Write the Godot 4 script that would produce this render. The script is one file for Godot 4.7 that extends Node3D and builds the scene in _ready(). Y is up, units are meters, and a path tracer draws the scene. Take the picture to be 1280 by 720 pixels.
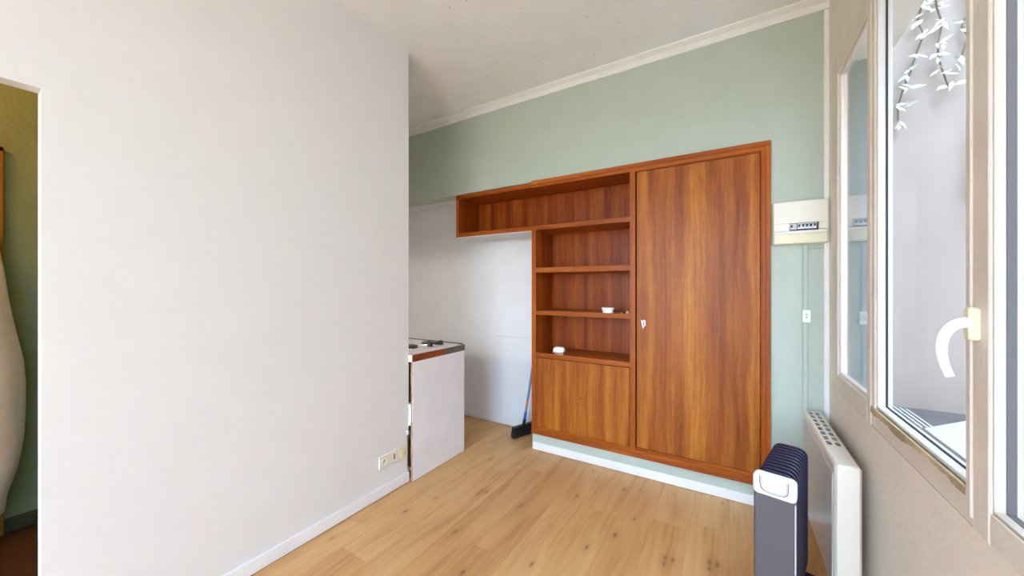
extends Node3D

var used := {}
var M := {}
var rng := RandomNumberGenerator.new()

# ---------------------------------------------------------------- helpers
func numbered(called: String) -> String:
	if not used.has(called):
		used[called] = 0
		return called
	used[called] += 1
	return "%s_%03d" % [called, used[called]]

func tag(o: Node, label: String, category := "", group := "", kind := "") -> Node:
	if label: o.set_meta("label", label)
	if category: o.set_meta("category", category)
	if group: o.set_meta("group", group)
	if kind: o.set_meta("kind", kind)
	return o

func thing(called: String, label: String, category: String, at := Vector3.ZERO, turn := 0.0, group := "", kind := "") -> Node3D:
	var o := Node3D.new()
	o.name = numbered(called)
	add_child(o, true)
	o.position = at
	o.rotation.y = turn
	tag(o, label, category, group, kind)
	return o

func obj(called: String, mesh: Mesh, mat: Material, parent: Node = null, at := Vector3.ZERO) -> MeshInstance3D:
	var o := MeshInstance3D.new()
	o.mesh = mesh
	o.material_override = mat
	o.position = at
	o.cast_shadow = GeometryInstance3D.SHADOW_CASTING_SETTING_ON
	if parent == null:
		o.name = numbered(called)
		add_child(o, true)
	else:
		o.name = called
		parent.add_child(o, true)
	return o

func st_new() -> SurfaceTool:
	var st := SurfaceTool.new()
	st.begin(Mesh.PRIMITIVE_TRIANGLES)
	return st

func tri(st: SurfaceTool, a: Vector3, b: Vector3, c: Vector3, n: Vector3, ua := Vector2.ZERO, ub := Vector2.ZERO, uc := Vector2.ZERO) -> void:
	var p := [a, b, c]
	var u := [ua, ub, uc]
	if (b - a).cross(c - a).dot(n) > 0:
		p = [a, c, b]
		u = [ua, uc, ub]
	for i in 3:
		st.set_normal(n)
		st.set_uv(u[i])
		st.add_vertex(p[i])

func quad(st: SurfaceTool, a: Vector3, b: Vector3, c: Vector3, d: Vector3, n: Vector3, g := 1, off := Vector2.ZERO) -> void:
	var q := [a, b, c, d]
	var uv := []
	for p in q: uv.append(uv_of(p, n, g) + off)
	tri(st, a, b, c, n, uv[0], uv[1], uv[2])
	tri(st, a, c, d, n, uv[0], uv[2], uv[3])

# texture v runs along the grain axis g (0 x, 1 y, 2 z), u across it
func uv_of(p: Vector3, n: Vector3, g: int) -> Vector2:
	var m := n.abs()
	var k := 0
	if m.y >= m.x and m.y >= m.z: k = 1
	elif m.z >= m.x: k = 2
	var axes := [0, 1, 2]
	axes.erase(k)
	var v: int = g if g != k else axes[1]
	axes.erase(v)
	return Vector2(p[axes[0]], p[v])

# a box from lo to hi with chamfered edges
func cbox(st: SurfaceTool, lo: Vector3, hi: Vector3, c := 0.002, g := 1, off := Vector2.ZERO) -> void:
	var mid := (lo + hi) / 2
	var h := (hi - lo) / 2
	c = minf(c, minf(h.x, minf(h.y, h.z)) * 0.9)
	for k in 3:
		var i := (k + 1) % 3
		var j := (k + 2) % 3
		for s in [-1.0, 1.0]:
			var n := Vector3.ZERO
			n[k] = s
			var q := []
			for e in [[-1, -1], [1, -1], [1, 1], [-1, 1]]:
				var p := Vector3.ZERO
				p[k] = h[k] * s
				p[i] = (h[i] - c) * e[0]
				p[j] = (h[j] - c) * e[1]
				q.append(mid + p)
			quad(st, q[0], q[1], q[2], q[3], n, g, off)
	if c <= 0: return
	for k in 3:
		var i := (k + 1) % 3
		var j := (k + 2) % 3
		for si in [-1.0, 1.0]:
			for sj in [-1.0, 1.0]:
				var q := []
				for e in [[-1, 0], [1, 0], [1, 1], [-1, 1]]:
					var p := Vector3.ZERO
					p[k] = (h[k] - c) * e[0]
					p[i] = (h[i] - (c if e[1] == 0 else 0.0)) * si
					p[j] = (h[j] - (0.0 if e[1] == 0 else c)) * sj
					q.append(mid + p)
				var n := Vector3.ZERO
				n[i] = si
				n[j] = sj
				quad(st, q[0], q[1], q[2], q[3], n.normalized(), g, off)
	for sx in [-1.0, 1.0]:
		for sy in [-1.0, 1.0]:
			for sz in [-1.0, 1.0]:
				var s := Vector3(sx, sy, sz)
				var pts := []
				for k in 3:
					var p := (h - Vector3.ONE * c) * s
					p[k] = h[k] * s[k]
					pts.append(mid + p)
				tri(st, pts[0], pts[1], pts[2], s.normalized(), Vector2(pts[0].x, pts[0].y) + off, Vector2(pts[1].x, pts[1].y) + off, Vector2(pts[2].x, pts[2].y) + off)

func box_mesh(lo: Vector3, hi: Vector3, c := 0.002, g := 1, off := Vector2.ZERO) -> Mesh:
	var st := st_new()
	cbox(st, lo, hi, c, g, off)
	return st.commit()

func bx(called: String, lo: Vector3, hi: Vector3, mat: Material, parent: Node = null, c := 0.002, g := 1) -> MeshInstance3D:
	return obj(called, box_mesh(lo, hi, c, g, Vector2(rng.randf() * 1.7, 0.0 if hi.y - lo.y > 1.0 else rng.randf()) if g != 9 else Vector2.ZERO), mat, parent)

func boxes(called: String, list: Array, mat: Material, parent: Node = null, c := 0.0, g := 1) -> MeshInstance3D:
	var st := st_new()
	for b in list: cbox(st, b[0], b[1], c, g)
	return obj(called, st.commit(), mat, parent)

# prism: polygon pts (2D) in axes (e1, e2), extruded along e3 from 0 to depth; rounded rim of size b
func prism(st: SurfaceTool, pts: PackedVector2Array, o: Vector3, e1: Vector3, e2: Vector3, e3: Vector3, depth: float, b := 0.0, smooth := true, g := 1) -> void:
	if Geometry2D.is_polygon_clockwise(pts): pts.reverse()
	var n := pts.size()
	var inner := pts
	if b > 0:
		inner = PackedVector2Array()
		for i in n:
			var d0 := (pts[i] - pts[(i + n - 1) % n]).normalized()
			var d1 := (pts[(i + 1) % n] - pts[i]).normalized()
			var m := (d0.orthogonal() + d1.orthogonal())
			m = m.normalized() / maxf(0.4, m.normalized().dot(d0.orthogonal()))
			inner.append(pts[i] - m * b if Geometry2D.is_point_in_polygon(pts[i] - m * 0.0001, pts) else pts[i] + m * b)
	var at := func(p: Vector2, z: float) -> Vector3: return o + e1 * p.x + e2 * p.y + e3 * z
	var idx := Geometry2D.triangulate_polygon(inner)
	for k in range(0, idx.size(), 3):
		for zz in [[0.0, -1.0], [depth, 1.0]]:
			var q := []
			for m in 3: q.append(at.call(inner[idx[k + m]], zz[0]))
			var nn: Vector3 = e3 * zz[1]
			tri(st, q[0], q[1], q[2], nn, uv_of(q[0], nn, g), uv_of(q[1], nn, g), uv_of(q[2], nn, g))
	var norms := []
	for i in n:
		var d := (pts[(i + 1) % n] - pts[i]).normalized()
		norms.append(Vector2(d.y, -d.x))
	var rings := [[inner, 0.0], [pts, b], [pts, depth - b], [inner, depth]] if b > 0 else [[pts, 0.0], [pts, depth]]
	for r in rings.size() - 1:
		for i in n:
			var j := (i + 1) % n
			var na: Vector2 = norms[i]
			var nb: Vector2 = norms[i]
			var pv: Vector2 = norms[(i + n - 1) % n]
			var nx: Vector2 = norms[j]
			if smooth and na.dot(pv) > 0.7: na = (na + pv).normalized()
			if smooth and nb.dot(nx) > 0.7: nb = (nb + nx).normalized()
			var slope := 0.0
			if rings.size() == 4 and r != 1: slope = -0.7 if r == 0 else 0.7
			var a: Vector3 = at.call(rings[r][0][i], rings[r][1])
			var bb: Vector3 = at.call(rings[r][0][j], rings[r][1])
			var c: Vector3 = at.call(rings[r + 1][0][j], rings[r + 1][1])
			var d: Vector3 = at.call(rings[r + 1][0][i], rings[r + 1][1])
			var n1 := (e1 * na.x + e2 * na.y + e3 * slope).normalized()
			var n2 := (e1 * nb.x + e2 * nb.y + e3 * slope).normalized()
			smooth_quad(st, [a, bb, c, d], [n1, n2, n2, n1], g)

func smooth_quad(st: SurfaceTool, p: Array, n: Array, g := 1) -> void:
	for t in [[0, 1, 2], [0, 2, 3]]:
		var a: Vector3 = p[t[0]]
		var b: Vector3 = p[t[1]]
		var c: Vector3 = p[t[2]]
		var order: Array = t
		if (b - a).cross(c - a).dot(n[t[0]] + n[t[1]] + n[t[2]]) > 0: order = [t[0], t[2], t[1]]
		for i in order:
			st.set_normal(n[i])
			st.set_uv(uv_of(p[i], n[0], g))
			st.add_vertex(p[i])

func round_rect(w: float, h: float, r: float, seg := 5, cx := 0.0, cy := 0.0) -> PackedVector2Array:
	var out := PackedVector2Array()
	for k in 4:
		var c := Vector2([w / 2 - r, -w / 2 + r, -w / 2 + r, w / 2 - r][k] + cx, [h / 2 - r, h / 2 - r, -h / 2 + r, -h / 2 + r][k] + cy)
		for i in seg + 1:
			out.append(c + Vector2.from_angle((k + i / float(seg)) * PI / 2) * r)
	return out

func circle(r: float, seg := 20, c := Vector2.ZERO) -> PackedVector2Array:
	var out := PackedVector2Array()
	for i in seg: out.append(c + Vector2.from_angle(TAU * i / seg) * r)
	return out

# lathe about +y at o: profile of (radius, height)
func lathe(st: SurfaceTool, prof: Array, o := Vector3.ZERO, seg := 24, b := Basis.IDENTITY) -> void:
	for k in prof.size() - 1:
		var p: Vector2 = prof[k]
		var q: Vector2 = prof[k + 1]
		var d := (q - p).normalized()
		var nn := Vector2(d.y, -d.x)
		for i in seg:
			var a0 := TAU * i / seg
			var a1 := TAU * (i + 1) / seg
			var P := func(r: Vector2, a: float) -> Vector3: return o + b * Vector3(r.x * cos(a), r.y, r.x * sin(a))
			var n0 := b * Vector3(nn.x * cos(a0), nn.y, nn.x * sin(a0))
			var n1 := b * Vector3(nn.x * cos(a1), nn.y, nn.x * sin(a1))
			smooth_quad(st, [P.call(p, a0), P.call(p, a1), P.call(q, a1), P.call(q, a0)], [n0, n1, n1, n0])

func tube(st: SurfaceTool, path: Array, radii: Array, seg := 12, flat := 1.0) -> void:
	var rings := []
	var nrm := []
	var ref := Vector3.UP
	var d0: Vector3 = (path[1] - path[0]).normalized()
	if absf(d0.dot(ref)) > 0.9: ref = Vector3.RIGHT
	for i in path.size():
		var d: Vector3 = (path[mini(i + 1, path.size() - 1)] - path[maxi(i - 1, 0)]).normalized()
		var u := (ref - d * ref.dot(d)).normalized()
		ref = u
		var v := d.cross(u)
		var ring := []
		var nr := []
		var r: float = radii[mini(i, radii.size() - 1)]
		for k in seg:
			var a := TAU * k / seg
			var n := u * cos(a) + v * sin(a)
			ring.append(path[i] + u * cos(a) * r + v * sin(a) * r * flat)
			nr.append(n)
		rings.append(ring)
		nrm.append(nr)
	for i in path.size() - 1:
		for k in seg:
			var j := (k + 1) % seg
			smooth_quad(st, [rings[i][k], rings[i][j], rings[i + 1][j], rings[i + 1][k]], [nrm[i][k], nrm[i][j], nrm[i + 1][j], nrm[i + 1][k]])
	for e in [0, path.size() - 1]:
		var d: Vector3 = (path[0] - path[1]).normalized() if e == 0 else (path[e] - path[e - 1]).normalized()
		for k in seg:
			tri(st, path[e], rings[e][k], rings[e][(k + 1) % seg], d)

func bez(a: Vector3, b: Vector3, c: Vector3, d: Vector3, n := 14) -> Array:
	var out := []
	for i in n + 1: out.append(a.bezier_interpolate(b, c, d, i / float(n)))
	return out

# ---------------------------------------------------------------- materials
func mat(c: Color, rough := 0.6, metal := 0.0) -> StandardMaterial3D:
	var m := StandardMaterial3D.new()
	m.albedo_color = c
	m.roughness = rough
	m.metallic = metal
	return m

func rgb(r: float, g: float, b: float) -> Color:
	return Color(r / 255.0, g / 255.0, b / 255.0)

func noise(seed_: int, freq: float, oct := 3) -> FastNoiseLite:
	var n := FastNoiseLite.new()
	n.seed = seed_
	n.noise_type = FastNoiseLite.TYPE_SIMPLEX_SMOOTH
	n.frequency = freq
	n.fractal_octaves = oct
	return n

func tex_from(w: int, h: int, data: PackedByteArray) -> ImageTexture:
	var im := Image.create_from_data(w, h, false, Image.FORMAT_RGB8, data)
	im.generate_mipmaps()
	return ImageTexture.create_from_image(im)

# veneer with vertical grain, w_m x h_m metres
func veneer(seed_: int, w: int, h: int, w_m: float, h_m: float, pal: Array) -> ImageTexture:
	var broad := noise(seed_, 1.0, 2)
	var mid := noise(seed_ + 1, 1.0, 3)
	var fine := noise(seed_ + 2, 1.0, 2)
	var data := PackedByteArray()
	data.resize(w * h * 3)
	var at := 0
	for y in h:
		var ym := absf(y * 2.0 / h - 1.0) * h_m / 2.0
		for x in w:
			var xm := x * w_m / w
			var wob := 0.012 * broad.get_noise_2d(xm * 2.0, ym * 1.6)
			var xx := xm + wob
			var a := broad.get_noise_2d(xx * 7.0, ym * 0.34)
			var b := mid.get_noise_2d(xx * 28.0, ym * 0.9)
			var f := fine.get_noise_2d(xx * 190.0, ym * 5.0)
			var t := clampf(0.5 + a * 0.46 + b * 0.22 + f * 0.22, 0, 1)
			var c: Color = pal[0].lerp(pal[1], t * 2) if t < 0.5 else pal[1].lerp(pal[2], t * 2 - 1)
			data[at] = int(c.r * 255)
			data[at + 1] = int(c.g * 255)
			data[at + 2] = int(c.b * 255)
			at += 3
	return tex_from(w, h, data)

# eight oak laminate planks side by side (each 1/8 of the width), with knots
func oak(seed_: int, w: int, h: int, w_m: float, h_m: float, pal: Array, dark: Color) -> ImageTexture:
	var r := RandomNumberGenerator.new()
	r.seed = seed_
	var broad := noise(seed_, 1.0, 2)
	var mid := noise(seed_ + 1, 1.0, 3)
	var fine := noise(seed_ + 2, 1.0, 2)
	var knots := []
	for k in 8:
		var list := []
		for i in r.randi_range(1, 4):
			list.append([r.randf_range(0.03, 0.165), r.randf_range(0.05, 1.2), r.randf_range(0.003, 0.008), r.randf_range(0.3, 0.8)])
		knots.append(list)
	var tone := []
	for k in 8: tone.append(r.randf_range(-0.05, 0.05))
	var data := PackedByteArray()
	data.resize(w * h * 3)
	var at := 0
	for y in h:
		var ym := y * h_m / h
		for x in w:
			var k := x * 8 / w
			var lx := (x - k * w / 8.0) * w_m / w
			var xx := lx + 0.03 * broad.get_noise_2d(lx * 3.0 + k * 31.0, ym * 1.4)
			var spot := 0.0
			for q in knots[k]:
				var dx: float = (lx - q[0]) / q[2]
				var dy: float = (ym - q[1]) / (q[2] * 2.2)
				var d := dx * dx + dy * dy
				if d < 60.0:
					xx += q[2] * 1.1 * exp(-d * 0.06) * signf(dx) * q[3]
					spot += q[3] * exp(-d * 0.9) + 0.22 * q[3] * exp(-d * 0.07)
			var a := broad.get_noise_2d(xx * 7.0 + k * 17.0, ym * 1.1)
			var b := mid.get_noise_2d(xx * 34.0 + k * 53.0, ym * 1.6)
			var f := fine.get_noise_2d(xx * 180.0 + k * 71.0, ym * 7.0)
			var t: float = clampf(0.5 + tone[k] + a * 0.26 + b * 0.16 + f * 0.08, 0, 1)
			var c: Color = pal[0].lerp(pal[1], t * 2) if t < 0.5 else pal[1].lerp(pal[2], t * 2 - 1)
			c = c.lerp(dark, clampf(spot * 0.75, 0, 0.85))
			data[at] = int(c.r * 255)
			data[at + 1] = int(c.g * 255)
			data[at + 2] = int(c.b * 255)
			at += 3
	return tex_from(w, h, data)

# paint: nearly even, with soft mottling; bump from fine noise
func paint(c: Color, seed_: int, rough := 0.75, mottling := 0.03, relief := 0.25) -> StandardMaterial3D:
	var m := mat(c, rough)
	m.uv1_triplanar = true
	m.uv1_world_triplanar = true
	m.uv1_scale = Vector3.ONE * 0.7
	var nt := NoiseTexture2D.new()
	nt.width = 256
	nt.height = 256
	nt.seamless = true
	nt.noise = noise(seed_, 0.02, 4)
	var gr := Gradient.new()
	gr.set_color(0, Color(1 - mottling * 2, 1 - mottling * 2, 1 - mottling * 2))
	gr.set_color(1, Color(1, 1, 1))
	nt.color_ramp = gr
	m.albedo_texture = nt
	var nn := NoiseTexture2D.new()
	nn.width = 256
	nn.height = 256
	nn.seamless = true
	nn.noise = noise(seed_ + 9, 0.25, 3)
	nn.as_normal_map = true
	nn.bump_strength = 2.0
	m.normal_enabled = relief > 0.0
	m.normal_texture = nn
	m.normal_scale = relief
	return m

func make_materials() -> void:
	M.white_wall = paint(rgb(234, 233, 231), 3, 0.7, 0.004, 0.0)
	M.niche_wall = paint(rgb(226, 226, 225), 13, 0.7, 0.012, 0.0)
	M.sage = paint(rgb(186, 195, 179), 5, 0.6, 0.012, 0.0)
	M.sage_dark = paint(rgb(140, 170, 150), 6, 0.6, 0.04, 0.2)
	M.window_wall = paint(rgb(238, 224, 206), 7, 0.6, 0.012, 0.1)
	M.gloss_white = paint(rgb(240, 237, 230), 8, 0.4, 0.02, 0.1)
	M.frame_paint = paint(rgb(230, 217, 200), 9, 0.4, 0.03, 0.12)
	M.reveal_paint = paint(rgb(212, 207, 198), 10, 0.35, 0.015, 0.08)
	M.ceiling = paint(rgb(241, 239, 236), 11, 0.85, 0.012, 0.10)
	M.outer_reveal = paint(rgb(84, 93, 100), 27, 0.7, 0.03, 0.1)
	M.outside_wall = paint(rgb(170, 155, 144), 12, 0.8, 0.02, 0.0)
	M.paving = paint(rgb(205, 202, 196), 14, 0.8, 0.06, 0.3)
	M.grey_paving = paint(rgb(96, 93, 93), 15, 0.8, 0.1, 0.3)
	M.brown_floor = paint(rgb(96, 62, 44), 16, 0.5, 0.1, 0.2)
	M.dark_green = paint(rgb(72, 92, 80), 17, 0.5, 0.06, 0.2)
	M.gasket = mat(rgb(38, 36, 36), 0.6)
	M.sash_grey = paint(rgb(200, 188, 172), 28, 0.4, 0.01, 0.0)
	M.alu = mat(rgb(98, 94, 92), 0.5)
	M.black = mat(rgb(20, 19, 20), 0.45)
	M.dark_plate = mat(rgb(62, 40, 34), 0.4, 0.3)
	M.steel = mat(rgb(190, 188, 184), 0.32, 0.9)
	M.enamel = mat(rgb(236, 233, 226), 0.25)
	M.white_plastic = mat(rgb(238, 240, 240), 0.35)
	M.cream_plastic = mat(rgb(230, 220, 184), 0.4)
	M.ivory_plastic = mat(rgb(233, 226, 208), 0.42)
	M.pale_plastic = mat(rgb(232, 226, 214), 0.42)
	M.laminate = paint(rgb(246, 247, 249), 18, 0.35, 0.015, 0.05)
	M.raw_edge = paint(rgb(206, 164, 124), 19, 0.8, 0.12, 0.4)
	M.worn_brass = paint(rgb(216, 190, 146), 20, 0.6, 0.16, 0.4)
	M.heater_enamel = mat(rgb(226, 214, 196), 0.35)
	M.heater_front = mat(rgb(206, 198, 192), 0.25)
	M.fin = mat(rgb(44, 40, 62), 0.4)
	M.rad_plate = mat(rgb(92, 84, 90), 0.42)
	M.cloth = mat(rgb(236, 235, 234), 0.9)
	M.blue_plastic = mat(rgb(36, 98, 176), 0.4)
	M.pole_grey = mat(rgb(122, 142, 158), 0.4)
	M.orange_plastic = mat(rgb(232, 130, 44), 0.4)
	M.bristle = mat(rgb(30, 22, 22), 0.8)
	M.beige_bit = mat(rgb(214, 168, 128), 0.6)
	M.leaf = mat(rgb(204, 208, 186), 0.5)
	M.leaf.backlight = Color(0.5, 0.6, 0.4)
	M.twig = mat(rgb(110, 96, 78), 0.8)
	M.toggle = mat(rgb(40, 44, 52), 0.4)
	M.grey_plastic = mat(rgb(196, 194, 194), 0.4)
	M.chrome = mat(rgb(214, 212, 208), 0.22, 0.9)
	M.slot_dark = mat(rgb(70, 66, 64), 0.7)
	M.slot_grey = mat(rgb(150, 144, 138), 0.6)
	var g := mat(Color(0.93, 0.96, 0.97, 0.06), 0.0)
	g.transparency = BaseMaterial3D.TRANSPARENCY_ALPHA
	M.glass = g
	M.glass_low = g.duplicate()
	M.glass_low.metallic_specular = 0.15
	# woods
	var pal := [rgb(116, 52, 10), rgb(162, 88, 23), rgb(202, 132, 44)]
	M.veneer = mat(Color.WHITE, 0.42)
	M.veneer.metallic_specular = 0.32
	M.veneer.albedo_texture = veneer(101, 640, 640, 1.7, 2.3, pal)
	M.veneer.uv1_scale = Vector3(1 / 1.7, 1 / 2.3, 1)
	M.veneer.clearcoat_enabled = true
	M.veneer.clearcoat = 0.08
	M.veneer.clearcoat_roughness = 0.3
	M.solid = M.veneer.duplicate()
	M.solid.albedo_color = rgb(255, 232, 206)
	M.carcass_shaded = M.veneer.duplicate()
	M.carcass_shaded.albedo_color = rgb(240, 205, 180)  # redder, darker tint puts the shade of the open compartments into the wood
	M.olive_wood = mat(rgb(150, 112, 52), 0.5)
	M.oak = mat(Color.WHITE, 0.42)
	M.oak.albedo_texture = oak(77, 1024, 832, 1.544, 1.285, [rgb(176, 124, 70), rgb(214, 165, 106), rgb(232, 190, 134)], rgb(112, 68, 36))
	M.oak.uv1_scale = Vector3(1 / 1.544, 1 / 1.285, 1)
	M.oak_b = M.oak.duplicate()
	M.oak_b.albedo_color = rgb(246, 240, 232)
	M.oak_c = M.oak.duplicate()
	M.oak_c.albedo_color = rgb(250, 248, 246)
	M.joint = mat(rgb(146, 100, 60), 0.8)

# ---------------------------------------------------------------- the scene
const WX := 0.471      # window wall face
const LX := -1.97      # partition face
const BZ := -2.745     # back wall face
const NZ := -3.09      # niche wall face
const CY := 3.045      # ceiling

func _ready() -> void:
	rng.seed = 4711
	var cam := Camera3D.new()
	cam.name = "camera"
	add_child(cam)
	cam.position = Vector3(0, 1.37, 0)
	cam.rotation.y = atan(277.0 / 455.0)
	cam.fov = rad_to_deg(2 * atan(360.0 / 455.0))
	cam.near = 0.02
	cam.current = true

	var we := WorldEnvironment.new()
	we.name = "world_environment"
	var env := Environment.new()
	env.background_mode = Environment.BG_SKY
	var sky := Sky.new()
	var sm := ProceduralSkyMaterial.new()
	sm.sky_top_color = Color(0.78, 0.905, 1.05)
	sm.sky_horizon_color = Color(0.83, 0.945, 1.08)
	sm.ground_horizon_color = Color(0.78, 0.88, 0.96)
	sm.ground_bottom_color = Color(0.6, 0.6, 0.58)
	sm.sky_energy_multiplier = 1.0
	sm.ground_energy_multiplier = 1.0
	sky.sky_material = sm
	env.sky = sky
	env.background_energy_multiplier = 2.0
	env.tonemap_mode = Environment.TONE_MAPPER_LINEAR
	env.tonemap_exposure = 9.6
	env.sdfgi_enabled = true
	env.ssao_enabled = true
	env.ssil_enabled = true
	we.environment = env
	add_child(we)

	make_materials()
	shell()
	floor_planks()
	windows()
	outside()
	side_room()
	wardrobe()
	kitchen()
	heaters()
	wall_fittings()
	small_things()

func st_box(called: String, list: Array, m: Material, label: String, category: String, c := 0.0) -> MeshInstance3D:
	var o := boxes(called, list, m, null, c)
	tag(o, label, category, "", "structure")
	return o

func V(x: float, y: float, z: float) -> Vector3:
	return Vector3(x, y, z)

func shell() -> void:
	# back wall: the strip right of the wardrobe, the wall above it and below it
	st_box("wall_back", [
		[V(-3.6, 2.272, -2.90), V(0.72, 3.2, BZ)],
		[V(0.19, 0, -3.2), V(0.72, 2.272, BZ)],
		[V(-1.466, 0, -2.80), V(0.19, 0.14, BZ)]], M.sage, "sage green back wall above and around the built-in wardrobe", "wall")
	st_box("wall_niche", [[V(-3.6, 0, -3.25), V(0.72, 2.272, NZ)], [V(-3.6, 2.272, -3.25), V(0.72, 2.42, -2.90)]], M.niche_wall, "white wall of the recess beside the shelves, behind the kitchen unit", "wall")
	st_box("wall_left", [
		[V(-2.03, 0, -1.825), V(LX, CY + 0.05, -0.22)],
		[V(-2.03, 2.034, -0.22), V(LX, CY + 0.05, 0.62)],
		[V(-2.03, 0, 0.62), V(LX, CY + 0.05, 2.4)]], M.white_wall, "large plain white partition wall with the doorway at its end", "wall")
	st_box("wall_right", [
		[V(WX, 0, BZ - 0.05), V(0.55, 0.82, 2.4)],
		[V(0.55, 0, BZ - 0.05), V(0.70, 0.745, 2.4)],
		[V(WX, 2.60, BZ - 0.05), V(0.70, 3.2, 2.4)],
		[V(WX, 0.82, BZ - 0.05), V(0.70, 2.60, -2.66)],
		[V(WX, 0.82, -0.30), V(0.70, 2.60, 2.4)]], M.window_wall, "pale beige wall under and over the row of windows", "wall")
	st_box("wall_front", [
		[V(-3.7, 0, 2.4), V(-1.9, 3.2, 2.55)], [V(0.4, 0, 2.4), V(0.72, 3.2, 2.55)],
		[V(-1.9, 0, 2.4), V(0.4, 0.12, 2.55)], [V(-1.9, 2.7, 2.4), V(0.4, 3.2, 2.55)]], M.white_wall, "white wall with an added glazed opening behind the viewpoint", "wall")
	var wf := thing("window_5", "added glazed opening behind the viewpoint to let in light, out of frame", "window", Vector3.ZERO, 0, "", "structure")  # unseen glazing added to light the back wall and the recess
	for q in [[-1.9, -0.755], [-0.745, 0.4]]:
		boxes("frame", [[V(q[0], 0.12, 2.42), V(q[0] + 0.06, 2.7, 2.48)], [V(q[1] - 0.06, 0.12, 2.42), V(q[1], 2.7, 2.48)], [V(q[0] + 0.06, 0.12, 2.42), V(q[1] - 0.06, 0.22, 2.48)], [V(q[0] + 0.06, 2.63, 2.42), V(q[1] - 0.06, 2.7, 2.48)]], M.frame_paint, wf, 0.003)
		bx("glass_pane", V(q[0] + 0.05, 0.2, 2.448), V(q[1] - 0.05, 2.65, 2.452), M.glass, wf, 0)
	st_box("ceiling", [[V(-3.7, CY, -3.25), V(0.72, 3.25, 2.55)]], M.ceiling, "off-white ceiling with tiny pinholes", "ceiling")
	# kitchen side walls, unseen but closing the place
	st_box("wall_kitchen", [[V(-3.7, 0, -3.25), V(-3.55, 3.2, -0.75)], [V(-3.7, 0, -0.85), V(-2.03, 3.2, -0.75)]], M.white_wall, "white walls closing the kitchen corner behind the partition", "wall")
	# pinholes scattered over the ceiling: one part
	var st := st_new()
	var r := RandomNumberGenerator.new()
	r.seed = 8
	for i in 46:
		var x := r.randf_range(-1.8, 0.4)
		var z := r.randf_range(-2.65, -0.9)
		var s := r.randf_range(0.0022, 0.004)
		prism(st, circle(s, 6), V(x, CY - 0.0008, z), Vector3.RIGHT, Vector3.BACK, Vector3.UP, 0.001)
	var pin := obj("pinholes", st.commit(), M.joint, get_node("ceiling"))
	pin.set_meta("kind", "stuff")
	# cornice along the back wall
	var prof := PackedVector2Array([V2(0, 2.98), V2(0.014, 2.98), V2(0.016, 3.012), V2(0.008, 3.016), V2(0.012, 3.022), V2(0.022, 3.026), V2(0.036, 3.032), V2(0.05, 3.038), V2(0.052, CY), V2(0, CY)])
	st = st_new()
	prism(st, prof, V(-3.55, 0, BZ), Vector3.BACK, Vector3.UP, Vector3.RIGHT, 3.55 + WX, 0, false)
	tag(obj("trim_1", st.commit(), M.gloss_white), "white moulded cornice where the sage wall meets the ceiling", "cornice", "", "structure")
	st_box("trim_2", [[V(0.446, 0.07, BZ), V(WX, 2.98, BZ + 0.012)]], M.gloss_white, "white vertical trim strip in the corner beside the windows", "trim", 0.003)
	# baseboards
	st_box("baseboard_left", [[V(LX, 0.004, -1.822), V(LX + 0.012, 0.072, -0.22)]], M.laminate, "white skirting board along the foot of the partition", "baseboard", 0.002)
	st_box("baseboard_back", [[V(-1.462, 0.004, BZ), V(0.459, 0.068, BZ + 0.010)]], M.gloss_white, "white skirting board under the wardrobe", "baseboard", 0.002)
	st_box("baseboard_niche", [[V(-3.55, 0.004, NZ), V(-1.47, 0.058, NZ + 0.010)]], M.niche_wall, "low white skirting at the foot of the recess", "baseboard", 0.003)
	# raised panel on the recess wall
	st = st_new()
	prism(st, round_rect(0.44, 0.955, 0.018, 4), V(-1.868, 1.362, NZ - 0.004), Vector3.RIGHT, Vector3.UP, Vector3.BACK, 0.012, 0.003)
	tag(obj("access_panel", st.commit(), M.niche_wall), "white painted access panel on the recess wall left of the shelves", "panel")

func V2(x: float, y: float) -> Vector2:
	return Vector2(x, y)

func floor_planks() -> void:
	var f := thing("floor", "light oak laminate floor of long planks running towards the wardrobe", "floor", Vector3.ZERO, 0, "", "structure")
	boxes("underlay", [[V(-3.7, -0.12, -3.25), V(0.72, -0.008, 2.55)]], M.joint, f)
	var pw := 0.193
	var pl := 1.285
	var gap := 0.0003
	var mats := [M.oak, M.oak_b, M.oak_c]
	var r := RandomNumberGenerator.new()
	r.seed = 21
	var x := WX - pw * 0.55
	var row := 0
	while x > -3.5:
		var x0 := x
		var z := -3.09 - r.randf_range(0.1, 1.2)
		while z < 2.4:
			var z0 := maxf(z, -3.09)
			var z1 := minf(z + pl, 2.4)
			z += pl
			if x0 < -2.05 and z1 > -0.8: z1 = minf(z1, -0.8)
			if z1 - z0 < 0.02: continue
			var k := r.randi_range(0, 7)
			var st := st_new()
			var lo := V(x0 + gap, -0.008, z0 + gap)
			var hi := V(minf(x0 + pw, WX) - gap, 0.0, z1 - gap)
			cbox(st, lo, hi, 0.0005, 2, V2(-lo.x + k * 0.193 + 0.0, -lo.z + (z0 - (z - pl))))
			obj("plank", st.commit(), mats[r.randi_range(0, 2)], f)
		x -= pw
		row += 1
	# the narrow row against the window wall
	var z := -3.09
	while z < 2.4:
		var st := st_new()
		var k := r.randi_range(0, 7)
		cbox(st, V(WX - pw * 0.55 + pw + gap, -0.008, z + gap), V(WX, 0, minf(z + pl, 2.4) - gap), 0.0008, 2, V2(k * 0.193 - WX, -z))
		if WX - pw * 0.55 + pw < WX - 0.01: obj("plank", st.commit(), M.oak, f)
		z += pl

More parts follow.
